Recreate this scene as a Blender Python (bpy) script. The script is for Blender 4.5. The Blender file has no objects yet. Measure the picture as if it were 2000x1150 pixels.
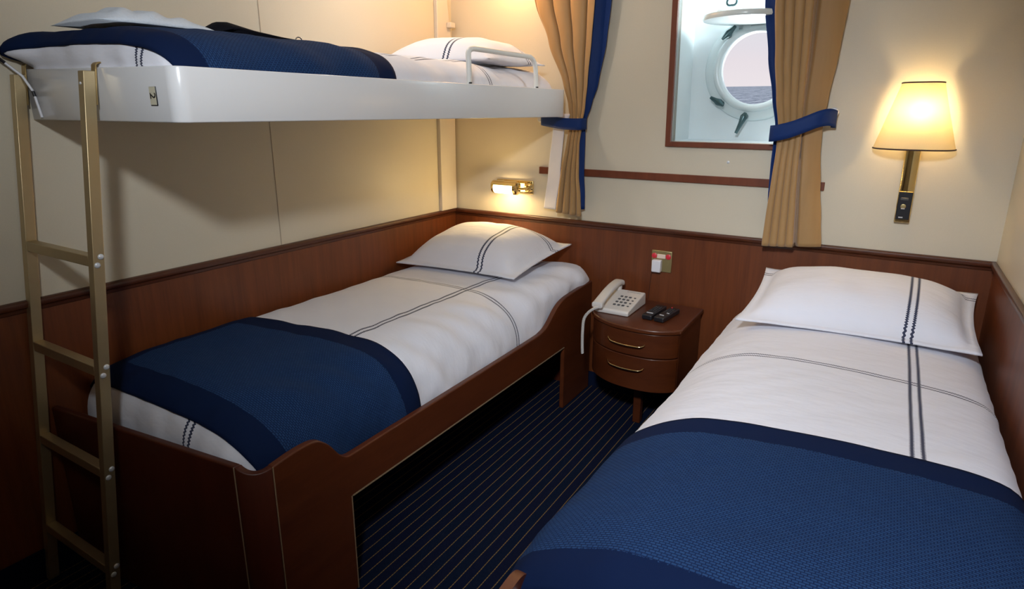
import bpy, bmesh, math, random
from mathutils import Vector, Matrix, noise
random.seed(3)
PI = math.pi
scene = bpy.context.scene
COL = scene.collection

# ------------------------------------------------------------------ helpers
def link(o, parent=None):
    COL.objects.link(o)
    if parent is not None:
        o.parent = parent
    return o

def empty(name, loc=(0, 0, 0), label=None, cat=None, group=None, kind=None):
    o = bpy.data.objects.new(name, None)
    o.location = loc
    o.empty_display_size = 0.05
    link(o)
    return tag(o, label, cat, group, kind)

def tag(o, label=None, cat=None, group=None, kind=None):
    if label: o['label'] = label
    if cat: o['category'] = cat
    if group: o['group'] = group
    if kind: o['kind'] = kind
    return o

class MB:
    """collects vertices and faces for one mesh object (world coordinates)"""
    def __init__(s):
        s.v = []; s.f = []; s.uv = None
    def add(s, vs, fs):
        n = len(s.v)
        s.v += [tuple(p) for p in vs]
        s.f += [tuple(i + n for i in f) for f in fs]
        return s
    def box(s, x0, x1, y0, y1, z0, z1, M=None):
        vs = [Vector((x, y, z)) for z in (z0, z1) for y in (y0, y1) for x in (x0, x1)]
        if M: vs = [M @ p for p in vs]
        return s.add(vs, [(0, 2, 3, 1), (4, 5, 7, 6), (0, 1, 5, 4), (2, 6, 7, 3), (0, 4, 6, 2), (1, 3, 7, 5)])
    def prism(s, pts, fn, a, b):
        """pts 2D outline, fn(p, q, t) -> 3D, extruded from a to b"""
        n = len(pts)
        vs = [fn(p[0], p[1], a) for p in pts] + [fn(p[0], p[1], b) for p in pts]
        fs = [tuple(range(n - 1, -1, -1)), tuple(range(n, 2 * n))]
        fs += [(i, (i + 1) % n, n + (i + 1) % n, n + i) for i in range(n)]
        return s.add(vs, fs)
    def tube(s, path, r, seg=12, caps=True):
        path = [Vector(p) for p in path]
        rr = r if isinstance(r, (list, tuple)) else [r] * len(path)
        t0 = (path[1] - path[0]).normalized()
        up = Vector((0, 0, 1)) if abs(t0.z) < .9 else Vector((1, 0, 0))
        nx = t0.cross(up).normalized()
        rings = []
        for i, p in enumerate(path):
            t = (path[min(i + 1, len(path) - 1)] - path[max(i - 1, 0)]).normalized()
            nx = (nx - t * nx.dot(t)).normalized()
            ny = t.cross(nx)
            rings.append([p + nx * math.cos(2 * PI * k / seg) * rr[i] + ny * math.sin(2 * PI * k / seg) * rr[i] for k in range(seg)])
        vs = [p for r_ in rings for p in r_]
        fs = []
        for i in range(len(path) - 1):
            for k in range(seg):
                a = i * seg + k; b = i * seg + (k + 1) % seg
                fs.append((a, b, b + seg, a + seg))
        if caps:
            fs.append(tuple(range(seg - 1, -1, -1)))
            fs.append(tuple(range((len(path) - 1) * seg, len(path) * seg)))
        return s.add(vs, fs)
    def lathe(s, prof, M=None, seg=32, close=True):
        """prof: list of (r, z) revolved about z, then moved by M"""
        vs = []
        for r, z in prof:
            for k in range(seg):
                vs.append(Vector((r * math.cos(2 * PI * k / seg), r * math.sin(2 * PI * k / seg), z)))
        if M: vs = [M @ p for p in vs]
        fs = []
        for i in range(len(prof) - 1):
            for k in range(seg):
                a = i * seg + k; b = i * seg + (k + 1) % seg
                fs.append((a, b, b + seg, a + seg))
        if close:
            fs.append(tuple(range(seg - 1, -1, -1)))
            n = (len(prof) - 1) * seg
            fs.append(tuple(range(n, n + seg)))
        return s.add(vs, fs)
    def build(s, name, mat, parent=None, smooth=False, bevel=0, seg=2, weld=False, sub=0, origin=None):
        me = bpy.data.meshes.new(name)
        org = Vector(origin) if origin is not None else Vector((0, 0, 0))
        base = Vector(parent.matrix_world.translation) if parent is not None else Vector((0, 0, 0))
        if parent is not None:
            base = abs_loc(parent)
            org = base
        me.from_pydata([tuple(Vector(p) - org) for p in s.v], [], s.f)
        bm = bmesh.new(); bm.from_mesh(me)
        if weld: bmesh.ops.remove_doubles(bm, verts=bm.verts, dist=1e-5)
        bmesh.ops.recalc_face_normals(bm, faces=bm.faces)
        bm.to_mesh(me); bm.free()
        me.materials.append(mat)
        o = bpy.data.objects.new(name, me)
        link(o, parent)
        if parent is None: o.location = org
        if smooth:
            for p in me.polygons: p.use_smooth = True
        if bevel:
            m = o.modifiers.new('bevel', 'BEVEL'); m.width = bevel; m.segments = seg
            m.limit_method = 'ANGLE'; m.angle_limit = math.radians(40)
            if not smooth:
                for p in me.polygons: p.use_smooth = True
                try: me.set_sharp_from_angle(angle=math.radians(35))
                except Exception: pass
                m.harden_normals = False
        elif smooth:
            try: me.set_sharp_from_angle(angle=math.radians(50))
            except Exception: pass
        if sub:
            m = o.modifiers.new('sub', 'SUBSURF'); m.levels = sub; m.render_levels = sub
        return o

def abs_loc(o):
    p = Vector(o.location)
    while o.parent is not None:
        o = o.parent
        p = p + Vector(o.location)
    return p

def crom(pts, n=8):
    """Catmull-Rom through points of any dimension"""
    P = [Vector(p) for p in pts]
    out = []
    for i in range(len(P) - 1):
        p0 = P[max(i - 1, 0)]; p1 = P[i]; p2 = P[i + 1]; p3 = P[min(i + 2, len(P) - 1)]
        for k in range(n):
            t = k / n
            out.append(0.5 * ((2 * p1) + (p2 - p0) * t + (2 * p0 - 5 * p1 + 4 * p2 - p3) * t * t + (3 * p1 - p0 - 3 * p2 + p3) * t ** 3))
    out.append(P[-1].copy())
    return out

def resample(pts, n):
    """n+1 points equally spaced by arc length; returns points and total length"""
    L = [0.]
    for a, b in zip(pts, pts[1:]): L.append(L[-1] + (b - a).length)
    out = []; j = 0
    for i in range(n + 1):
        s = L[-1] * i / n
        while j < len(L) - 2 and L[j + 1] < s: j += 1
        d = L[j + 1] - L[j]
        t = 0 if d == 0 else (s - L[j]) / d
        out.append(pts[j].lerp(pts[j + 1], min(max(t, 0), 1)))
    return out, L[-1]

def lerp(a, b, t): return a + (b - a) * t
def interp(tab, z):
    """piecewise linear table [(z, value...)] with z falling or rising"""
    tab = sorted(tab)
    if z <= tab[0][0]: return tab[0][1:]
    for a, b in zip(tab, tab[1:]):
        if z <= b[0]:
            t = (z - a[0]) / (b[0] - a[0]); t = t * t * (3 - 2 * t) * .5 + t * .5
            return tuple(lerp(p, q, t) for p, q in zip(a[1:], b[1:]))
    return tab[-1][1:]

def grid_object(name, mat, P, nu, nv, parent=None, UV=None, attr=None, closed=None, thick=0, offset=-1, smooth=True):
    """P[j][i] points, UV[j][i] metres, attr {name: [j][i]}"""
    base = abs_loc(parent) if parent is not None else Vector((0, 0, 0))
    vs = [tuple(Vector(P[j][i]) - base) for j in range(nv + 1) for i in range(nu + 1)]
    fs = [(j * (nu + 1) + i, j * (nu + 1) + i + 1, (j + 1) * (nu + 1) + i + 1, (j + 1) * (nu + 1) + i) for j in range(nv) for i in range(nu)]
    if closed:      # add a cap face around the rim
        rim = [i for i in range(nu + 1)] + [j * (nu + 1) + nu for j in range(1, nv + 1)] + [nv * (nu + 1) + i for i in range(nu - 1, -1, -1)] + [j * (nu + 1) for j in range(nv - 1, 0, -1)]
        fs.append(tuple(reversed(rim)))
    me = bpy.data.meshes.new(name)
    me.from_pydata(vs, [], fs)
    if UV:
        l = me.uv_layers.new(name='UVMap')
        for poly in me.polygons:
            for li in poly.loop_indices:
                vi = me.loops[li].vertex_index
                l.data[li].uv = UV[vi // (nu + 1)][vi % (nu + 1)]
    if attr:
        for k, A in attr.items():
            a = me.attributes.new(k, 'FLOAT', 'POINT')
            for j in range(nv + 1):
                for i in range(nu + 1):
                    a.data[j * (nu + 1) + i].value = A[j][i]
    for p in me.polygons: p.use_smooth = smooth
    me.materials.append(mat)
    o = bpy.data.objects.new(name, me)
    link(o, parent)
    if thick:
        m = o.modifiers.new('thickness', 'SOLIDIFY'); m.thickness = thick; m.offset = offset
    return o

# ------------------------------------------------------------------ materials
def new_mat(name):
    m = bpy.data.materials.new(name); m.use_nodes = True
    nt = m.node_tree
    for n in list(nt.nodes): nt.nodes.remove(n)
    out = nt.nodes.new('ShaderNodeOutputMaterial')
    b = nt.nodes.new('ShaderNodeBsdfPrincipled')
    nt.links.new(b.outputs[0], out.inputs[0])
    return m, nt, b, out
def nd(nt, typ, **kw):
    n = nt.nodes.new(typ)
    for k, v in kw.items():
        setattr(n, k, v)
    return n
def mathn(nt, op, a, b=None, c=None):
    n = nt.nodes.new('ShaderNodeMath'); n.operation = op
    for i, v in enumerate((a, b, c)):
        if v is None: continue
        if isinstance(v, (int, float)): n.inputs[i].default_value = v
        else: nt.links.new(v, n.inputs[i])
    return n.outputs[0]
def mixc(nt, fac, a, b):
    n = nt.nodes.new('ShaderNodeMix'); n.data_type = 'RGBA'
    for i, v in ((0, fac), (6, a), (7, b)):
        if isinstance(v, (int, float)): n.inputs[i].default_value = v
        elif isinstance(v, tuple): n.inputs[i].default_value = (*v[:3], 1)
        else: nt.links.new(v, n.inputs[i])
    return n.outputs[2]
def noise_tex(nt, scale, detail=4, rough=.5, vec=None):
    n = nt.nodes.new('ShaderNodeTexNoise'); n.inputs['Scale'].default_value = scale
    n.inputs['Detail'].default_value = detail; n.inputs['Roughness'].default_value = rough
    if vec is not None: nt.links.new(vec, n.inputs['Vector'])
    return n
def mapping(nt, vec, scale=(1, 1, 1), rot=(0, 0, 0)):
    n = nt.nodes.new('ShaderNodeMapping')
    n.inputs['Scale'].default_value = scale; n.inputs['Rotation'].default_value = rot
    nt.links.new(vec, n.inputs['Vector'])
    return n.outputs[0]
def pos(nt): return nt.nodes.new('ShaderNodeNewGeometry').outputs['Position']
def objc(nt): return nt.nodes.new('ShaderNodeTexCoord').outputs['Object']
def uvc(nt): return nt.nodes.new('ShaderNodeTexCoord').outputs['UV']
def bump(nt, b, h, strength=.2, dist=.002):
    n = nt.nodes.new('ShaderNodeBump'); n.inputs['Strength'].default_value = strength; n.inputs['Distance'].default_value = dist
    nt.links.new(h, n.inputs['Height']); nt.links.new(n.outputs[0], b.inputs['Normal'])
    return n

def plain(name, col, rough=.5, metal=0, var=.06, scale=30, bstr=0, coat=0, spec=.5):
    m, nt, b, out = new_mat(name)
    n = noise_tex(nt, scale, 3, .5, objc(nt))
    c1 = tuple(max(0, c * (1 - var)) for c in col); c2 = tuple(min(1, c * (1 + var)) for c in col)
    nt.links.new(mixc(nt, n.outputs[0], c1, c2), b.inputs['Base Color'])
    b.inputs['Roughness'].default_value = rough; b.inputs['Metallic'].default_value = metal
    b.inputs['Coat Weight'].default_value = coat; b.inputs['Coat Roughness'].default_value = .15
    b.inputs['Specular IOR Level'].default_value = spec
    if bstr: bump(nt, b, n.outputs[0], bstr)
    return m

def wood(name, dark, light, grain=(14, 14, 1.1), rough=.33, coat=.25):
    m, nt, b, out = new_mat(name)
    v = mapping(nt, objc(nt), grain)
    n = noise_tex(nt, 2.2, 6, .6, v)
    n2 = noise_tex(nt, 14, 3, .5, v)
    f = mathn(nt, 'ADD', mathn(nt, 'MULTIPLY', n.outputs[0], .75), mathn(nt, 'MULTIPLY', n2.outputs[0], .25))
    r = nt.nodes.new('ShaderNodeValToRGB')
    r.color_ramp.elements[0].position = .32; r.color_ramp.elements[0].color = (*dark, 1)
    r.color_ramp.elements[1].position = .68; r.color_ramp.elements[1].color = (*light, 1)
    nt.links.new(f, r.inputs[0]); nt.links.new(r.outputs[0], b.inputs['Base Color'])
    b.inputs['Roughness'].default_value = rough
    b.inputs['Coat Weight'].default_value = coat; b.inputs['Coat Roughness'].default_value = .25
    bump(nt, b, n2.outputs[0], .05, .001)
    return m

def m_wall():
    m, nt, b, out = new_mat('cream_vinyl_wall')
    v = pos(nt)
    n = noise_tex(nt, 260, 2, .6, v); n2 = noise_tex(nt, 3, 3, .5, v)
    f = mathn(nt, 'ADD', mathn(nt, 'MULTIPLY', n.outputs[0], .6), mathn(nt, 'MULTIPLY', n2.outputs[0], .4))
    nt.links.new(mixc(nt, f, (.61, .55, .43), (.70, .635, .505)), b.inputs['Base Color'])
    b.inputs['Roughness'].default_value = .45
    bump(nt, b, n.outputs[0], .18, .001)
    return m

def m_carpet():
    m, nt, b, out = new_mat('navy_striped_carpet')
    p = pos(nt)
    s = nt.nodes.new('ShaderNodeSeparateXYZ'); nt.links.new(p, s.inputs[0])
    wob = noise_tex(nt, 9, 2, .5, p)
    x = mathn(nt, 'ADD', s.outputs[0], mathn(nt, 'MULTIPLY', mathn(nt, 'SUBTRACT', wob.outputs[0],   .5), .0025))
    t = mathn(nt, 'FRACT', mathn(nt, 'DIVIDE', mathn(nt, 'SUBTRACT', x, 1.172 - .0185), .037))
    d = mathn(nt, 'ABSOLUTE', mathn(nt, 'SUBTRACT', t, .5))
    line = mathn(nt, 'LESS_THAN', d, .040)
    dash = mathn(nt, 'FRACT', mathn(nt, 'DIVIDE', s.outputs[1], .011))
    dash = mathn(nt, 'ADD', mathn(nt, 'MULTIPLY', mathn(nt, 'GREATER_THAN', dash, .3), .55), .45)
    fuzz = noise_tex(nt, 420, 2, .7, p)
    band = mathn(nt, 'GREATER_THAN', mathn(nt, 'FRACT', mathn(nt, 'DIVIDE', mathn(nt, 'SUBTRACT', x, 1.172), .074)), .5)
    base = mixc(nt, band, (.0055, .008, .027), (.004, .0095, .027))
    base = mixc(nt, mathn(nt, 'MULTIPLY', fuzz.outputs[0], .5), base, (.004, .006, .02))
    nt.links.new(mixc(nt, mathn(nt, 'MULTIPLY', line, dash), base, (.22, .135, .05)), b.inputs['Base Color'])
    b.inputs['Roughness'].default_value = .95; b.inputs['Specular IOR Level'].default_value = .1
    bump(nt, b, fuzz.outputs[0], .5, .003)
    return m

def stripes(nt, c, gap, w, along):
    """mask of two fuzzy lines at +-gap around c = 0, broken up like cross stitch"""
    z = mathn(nt, 'MULTIPLY', mathn(nt, 'SINE', mathn(nt, 'MULTIPLY', along, 2 * PI / .007)), w * .45)
    d = mathn(nt, 'ABSOLUTE', mathn(nt, 'SUBTRACT', mathn(nt, 'ABSOLUTE', mathn(nt, 'ADD', c, z)), gap))
    return mathn(nt, 'LESS_THAN', d, w)

def m_linen(name='white_striped_cotton'):
    """white cotton with a double navy stitched line at u = 0 and a finer one at v = 0 (UV in metres)"""
    m, nt, b, out = new_mat(name)
    s = nt.nodes.new('ShaderNodeSeparateXYZ'); nt.links.new(uvc(nt), s.inputs[0])
    u, v = s.outputs[0], s.outputs[1]
    a = stripes(nt, u, .0112, .0042, v)
    c = stripes(nt, v, .0080, .0030, u)
    msk = mathn(nt, 'MAXIMUM', a, mathn(nt, 'MULTIPLY', c, .9))
    n = noise_tex(nt, 5, 3, .5, objc(nt))
    base = mixc(nt, n.outputs[0], (.78, .78, .85), (.84, .84, .90))
    nt.links.new(mixc(nt, mathn(nt, 'MULTIPLY', msk, .97), base, (.014, .022, .065)), b.inputs['Base Color'])
    b.inputs['Roughness'].default_value = .72; b.inputs['Specular IOR Level'].default_value = .3
    b.inputs['Sheen Weight'].default_value = .15
    v2 = mapping(nt, uvc(nt), (3.5, 9, 1), (0, 0, .5))
    n2 = noise_tex(nt, 2.6, 3, .5, v2)
    bump(nt, b, n2.outputs[0], .28, .012)
    return m

def m_throw():
    m, nt, b, out = new_mat('navy_woven_throw')
    uv = uvc(nt)
    br = nt.nodes.new('ShaderNodeTexBrick')
    nt.links.new(uv, br.inputs['Vector'])
    br.inputs['Scale'].default_value = 1; br.inputs['Brick Width'].default_value = .0105; br.inputs['Row Height'].default_value = .0058
    br.inputs['Mortar Size'].default_value = .0013; br.inputs['Mortar Smooth'].default_value = .6; br.offset = .5
    br.inputs['Color1'].default_value = (.0165, .049, .134, 1); br.inputs['Color2'].default_value = (.022, .061, .158, 1)
    br.inputs['Mortar'].default_value = (.005, .012, .050, 1)
    at = nt.nodes.new('ShaderNodeAttribute'); at.attribute_name = 'edge_distance'
    w = noise_tex(nt, 260, 1, .5, uv)
    e = mathn(nt, 'ADD', at.outputs['Fac'], mathn(nt, 'MULTIPLY', mathn(nt, 'SUBTRACT', w.outputs[0], .5), .012))
    border = mathn(nt, 'LESS_THAN', e, .082)
    n = noise_tex(nt, 700, 2, .6, uv)
    plainc = mixc(nt, n.outputs[0], (.003, .0095, .038), (.0052, .0155, .060))
    fade = noise_tex(nt, 6, 2, .5, uv)
    weave = mixc(nt, mathn(nt, 'MULTIPLY', fade.outputs[0], .35), br.outputs[0], (.015, .045, .13))
    nt.links.new(mixc(nt, border, weave, plainc), b.inputs['Base Color'])
    b.inputs['Roughness'].default_value = .9; b.inputs['Specular IOR Level'].default_value = .12
    h = mathn(nt, 'MULTIPLY', mathn(nt, 'SUBTRACT', 1, br.outputs['Fac']), mathn(nt, 'SUBTRACT', 1, border))
    bump(nt, b, mathn(nt, 'ADD', h, mathn(nt, 'MULTIPLY', n.outputs[0], .3)), .5, .002)
    return m

def m_curtain():
    m, nt, b, out = new_mat('gold_satin_curtain')
    v = mapping(nt, pos(nt), (1, 1, .08))
    n = noise_tex(nt, 60, 3, .5, v)
    nt.links.new(mixc(nt, n.outputs[0], (.36, .205, .078), (.43, .255, .105)), b.inputs['Base Color'])
    b.inputs['Roughness'].default_value = .55; b.inputs['Sheen Weight'].default_value = .3
    b.inputs['Specular IOR Level'].default_value = .35
    bump(nt, b, n.outputs[0], .05, .002)
    return m

def emit(name, col, strength):
    m, nt, b, out = new_mat(name)
    n = noise_tex(nt, 8, 2, .5, objc(nt))
    nt.links.new(mixc(nt, n.outputs[0], tuple(c * .95 for c in col), col), b.inputs['Emission Color'])
    b.inputs['Emission Strength'].default_value = strength
    b.inputs['Base Color'].default_value = (*col, 1)
    return m

def m_shade():
    m, nt, b, out = new_mat('cream_lampshade_cloth')
    n = noise_tex(nt, 300, 2, .5, objc(nt))
    c = mixc(nt, n.outputs[0], (.80, .66, .44), (.86, .74, .52))
    d = nt.nodes.new('ShaderNodeBsdfDiffuse'); t = nt.nodes.new('ShaderNodeBsdfTranslucent')
    nt.links.new(c, d.inputs[0]); t.inputs[0].default_value = (.92, .74, .40, 1)
    mx = nt.nodes.new('ShaderNodeMixShader'); mx.inputs[0].default_value = .30
    nt.links.new(d.outputs[0], mx.inputs[1]); nt.links.new(t.outputs[0], mx.inputs[2])
    nt.links.new(mx.outputs[0], out.inputs[0]); nt.nodes.remove(b)
    return m

def m_glass(name, tint=(1, 1, 1), gl=.06):
    m, nt, b, out = new_mat(name)
    tr = nt.nodes.new('ShaderNodeBsdfTransparent'); tr.inputs[0].default_value = (*tint, 1)
    g = nt.nodes.new('ShaderNodeBsdfGlossy'); g.inputs['Roughness'].default_value = .03
    fr = nt.nodes.new('ShaderNodeFresnel'); fr.inputs[0].default_value = 1.35
    mx = nt.nodes.new('ShaderNodeMixShader')
    nt.links.new(fr.outputs[0], mx.inputs[0]); nt.links.new(tr.outputs[0], mx.inputs[1]); nt.links.new(g.outputs[0], mx.inputs[2])
    nt.links.new(mx.outputs[0], out.inputs[0]); nt.nodes.remove(b)
    return m

def m_sea():
    m, nt, b, out = new_mat('grey_blue_sea')
    v = mapping(nt, objc(nt), (1, .06, 1))
    n = noise_tex(nt, 1.3, 5, .7, v); n2 = noise_tex(nt, .25, 4, .6, v)
    f = mathn(nt, 'ADD', mathn(nt, 'MULTIPLY', n.outputs[0], .6), mathn(nt, 'MULTIPLY', n2.outputs[0], .4))
    r = nt.nodes.new('ShaderNodeValToRGB')
    r.color_ramp.elements[0].position = .43; r.color_ramp.elements[0].color = (.12, .155, .23, 1)
    r.color_ramp.elements[1].position = .58; r.color_ramp.elements[1].color = (.70, .73, .80, 1)
    nt.links.new(f, r.inputs[0]); nt.links.new(r.outputs[0], b.inputs['Base Color'])
    b.inputs['Roughness'].default_value = .6; b.inputs['Specular IOR Level'].default_value = .15
    return m

WALL = m_wall(); CARPET = m_carpet()
WAINS = wood('mahogany_wainscot', (.098, .0225, .0052), (.182, .047, .0112), (11, 11, .6), .42, .10)
RAILW = wood('mahogany_rail', (.058, .015, .0055), (.098, .025, .008), (2, 2, 9), .35, .2)
BEDW = wood('mahogany_bed', (.078, .0165, .0040), (.122, .029, .0074), (1.2, 1.2, 10), .42, .08)
FOOTW = wood('mahogany_foot', (.056, .0095, .003), (.085, .0155, .005), (6, 6, .8), .45, .08)
NIGHTW = wood('mahogany_nightstand', (.062, .0130, .0033), (.100, .0240, .0060), (1.5, 1.5, 8), .36, .15)
FRAMEW = wood('mahogany_window_frame', (.13, .030, .012), (.19, .05, .02), (8, 8, 1), .4, .2)
EDGE = plain('pale_edge_band', (.30, .20, .12), .5)
NAVYB = plain('navy_skirting', (.004, .008, .026), .9, spec=.1)
ENAMEL = plain('white_enamel', (.80, .80, .81), .22, var=.015, scale=4, coat=.3)
POSTM = plain('cream_white_metal', (.68, .62, .54), .35, var=.02, scale=6)
RECESS = plain('pale_white_paint', (.80, .88, .90), .3, var=.025, scale=7)
RING = plain('porthole_white_paint', (.74, .83, .84), .25, var=.02, scale=9)
DOG = plain('dark_teal_metal', (.07, .14, .15), .3, .7, .3, 40)
DOGL = plain('teal_metal', (.075, .14, .15), .28, .5, .25, 30)
LADM = plain('champagne_aluminium', (.50, .39, .22), .38, .75, .05, 25)
HOOKM = plain('bronze_hook', (.42, .29, .12), .35, .8, .05, 25)
SCREW = plain('silver_screw', (.72, .74, .78), .3, .25, .05, 60)
BRASS = plain('polished_brass', (.82, .66, .33), .13, 1, .06, 14)
BRASSD = plain('aged_brass', (.42, .34, .16), .35, .7, .1, 40)
BLACK = plain('black_plastic', (.010, .010, .013), .35, var=.2)
BLACKC = plain('black_cloth', (.006, .006, .010), .85, var=.3, spec=.1)
WHITEP = plain('white_plastic', (.76, .76, .80), .4, var=.02)
IVORY = plain('ivory_phone_plastic', (.66, .62, .58), .4, var=.02)
CORDM = plain('ivory_cord', (.60, .57, .54), .5, var=.04)
KEY = plain('dark_grey_key', (.07, .07, .075), .5)
RED = plain('red_plastic', (.65, .03, .05), .4)
CREAMP = plain('cream_plastic', (.74, .60, .50), .4)
GREYB = plain('pale_grey_button', (.55, .55, .57), .5)
BLUE = plain('royal_blue_lining', (.0035, .028, .145), .6, var=.08, scale=50, spec=.25)
LINING = plain('white_curtain_lining', (.66, .66, .74), .7, var=.04)
CURT = m_curtain(); LINEN = m_linen(); THROW = m_throw()
TOWEL = plain('white_terry', (.66, .72, .80), .95, var=.10, scale=160, bstr=.6, spec=.1)
CHROME = plain('chrome_ring', (.8, .8, .82), .12, 1, .05, 30)
SHADE = m_shade(); TRIMM = plain('dark_maroon_trim', (.05, .022, .02), .7)
PLATE = plain('cream_number_plate', (.62, .58, .44), .35)
GLASS = m_glass('porthole_pane'); TUBEG = emit('lit_frosted_tube', (1.0, .80, .48), 14)
SEA = m_sea()
CEIL = plain('white_ceiling', (.78, .76, .71), .6, var=.02)

# ------------------------------------------------------------------ measures
W = 2.442                 # room width, x from the left wall; y = 0 is the porthole wall, room runs to -y
YB = -3.9; ZC = 2.25
RAIL0, RAIL1 = .845, .869

# ------------------------------------------------------------------ room shell
def struct(o): o['kind'] = 'structure'; return o
struct(MB().box(-.06, W + .06, YB - .06, .06, -.05, 0).build('floor', CARPET))
struct(MB().box(-.06, W + .06, YB - .06, .06, ZC, ZC + .05).build('ceiling', CEIL))
wl = struct(MB().box(-.06, 0, YB, .06, 0, ZC).build('wall_left', WALL))
wr = struct(MB().box(W, W + .06, YB, .06, 0, ZC).build('wall_right', WALL))
wf = struct(MB().box(-.06, W + .06, YB - .06, YB, 0, ZC).build('wall_front', WALL))
# back wall with the window opening; the left jamb leans a little with the ship's side
ZW0, ZW1, XW1 = 1.264, 2.05, 1.735
def xw0(z): return 1.2075 - .0150 * (z - ZW0)
b = MB()
def quadwall(b, p):  # p: four (x, z)
    b.prism(p, lambda x, z, t: Vector((x, t, z)), 0, .05)
quadwall(b, [(0, 0), (W, 0), (W, ZW0), (0, ZW0)])
quadwall(b, [(0, ZW0), (xw0(ZW0), ZW0), (xw0(ZW1), ZW1), (0, ZW1)])
quadwall(b, [(XW1, ZW0), (W, ZW0), (W, ZW1), (XW1, ZW1)])
quadwall(b, [(0, ZW1), (W, ZW1), (W, ZC), (0, ZC)])
wb = struct(b.build('wall_back', WALL))
RP = .003
MB().box(0, RP, YB, 0, .075, RAIL0).build('wainscot', WAINS, wl)
MB().box(0, W, -RP, 0, .075, RAIL0).build('wainscot', WAINS, wb)
MB().box(W - RP, W, YB, 0, .075, RAIL0).build('wainscot', WAINS, wr)
railp = [(0, RAIL0 - .012), (.006, RAIL0 - .012), (.008, RAIL0), (.016, RAIL0 + .004), (.019, RAIL0 + .012), (.017, RAIL1 - .003), (.011, RAIL1), (0, RAIL1)]
MB().prism(railp, lambda p, z, t: Vector((p, t, z)), YB, 0).build('chair_rail', RAILW, wl, bevel=.002)
MB().prism(railp, lambda p, z, t: Vector((t, -p, z)), 0, W).build('chair_rail', RAILW, wb, bevel=.002)
MB().prism(railp, lambda p, z, t: Vector((W - p, t, z)), YB, 0).build('chair_rail', RAILW, wr, bevel=.002)
MB().box(0, .0012, -1.1795, -1.1765, RAIL1, ZC).build('panel_joint', plain('panel_joint_strip', (.40, .33, .24), .6), wl)
struct(MB().box(0, .012, YB, 0, 0, .095).build('baseboard_left', NAVYB))
struct(MB().box(.012, W - .012, -.012, 0, 0, .075).build('baseboard_back', NAVYB))
struct(MB().box(W - .012, W, YB, 0, 0, .075).build('baseboard_right', NAVYB))
# dark wood ledge strip under the window
t1 = struct(MB().box(.540, 1.846, -.012, 0, 1.087, 1.121).build('trim_1', FRAMEW, bevel=.002))
# bunk mounting post in the corner, its right edge tapering
b = MB()
pz = [(-.145, RAIL1), (-.012, RAIL1), (-.012, 1.62), (-.058, 1.93), (-.075, 2.05), (-.145, 2.05)]
b.prism(pz, lambda y, z, t: Vector((t, y, z)), 0, .022)
t2 = struct(b.build('trim_2', POSTM, bevel=.003))

# ------------------------------------------------------------------ window with its recess and porthole
win = empty('window_1', (1.49, .13, 1.26), kind='structure')
win['label'] = 'square window recess with brown wooden frame and white lining'
D = .262; PX, PZ, PR = 1.492, 1.578, .153
b = MB()
xf0 = lambda z: xw0(z) - .0255
b.prism([(xf0(1.241), 1.241), (XW1 + .03, 1.241), (XW1 + .03, ZW0), (xw0(ZW0), ZW0), (xw0(ZW1), ZW1), (xf0(ZW1), ZW1)],
        lambda x, z, t: Vector((x, t, z)), -.014, .004)
b.build('window_frame', FRAMEW, win, bevel=.002)
b = MB()
b.prism([(XW1 - .002, ZW0), (XW1 + .03, ZW0), (XW1 + .03, ZW1), (XW1 - .002, ZW1)], lambda x, z, t: Vector((x, t, z)), -.014, .004)
b.build('window_frame', FRAMEW, win, bevel=.002)
b = MB()
b.prism([(xw0(ZW0) - .02, ZW0), (xw0(ZW0), ZW0), (xw0(ZW1), ZW1), (xw0(ZW1) - .02, ZW1)], lambda x, z, t: Vector((x, t, z)), .004, D)
b.box(XW1, XW1 + .02, .004, D, ZW0, ZW1)
b.box(xw0(ZW1) - .02, XW1 + .02, .05, D, ZW0 - .02, ZW0 + .001)
b.box(xw0(ZW1) - .02, XW1 + .02, .05, D, ZW1, ZW1 + .02)
b.build('recess_lining', RECESS, win)
# hull plate with a round hole
def hole_plate(x0, x1, z0, z1, cx, cz, r, y0, y1, n=72):
    ang = sorted(set([round(2 * PI * k / n, 6) for k in range(n)] + [round(math.atan2(z - cz, x - cx) % (2 * PI), 6) for x in (x0, x1) for z in (z0, z1)]))
    vs = []; m = len(ang)
    for y in (y0, y1):
        for a in ang:
            ca, sa = math.cos(a), math.sin(a)
            vs.append(Vector((cx + r * ca, y, cz + r * sa)))
        for a in ang:
            ca, sa = math.cos(a), math.sin(a)
            ts = []
            if ca > 1e-9: ts.append((x1 - cx) / ca)
            if ca < -1e-9: ts.append((x0 - cx) / ca)
            if sa > 1e-9: ts.append((z1 - cz) / sa)
            if sa < -1e-9: ts.append((z0 - cz) / sa)
            t = min(ts)
            vs.append(Vector((cx + t * ca, y, cz + t * sa)))
    fs = []
    for i in range(m):
        j = (i + 1) % m
        fs += [(i, j, m + j, m + i), (2 * m + j, 2 * m + i, 3 * m + i, 3 * m + j), (i, 2 * m + i, 2 * m + j, j), (m + i, m + j, 3 * m + j, 3 * m + i)]
    return vs, fs
b = MB(); b.add(*hole_plate(1.16, 1.84, ZW0 - .02, ZW1 + .02, PX, PZ, PR + .03, D, D + .02))
b.build('hull_panel', RECESS, win)

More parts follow.
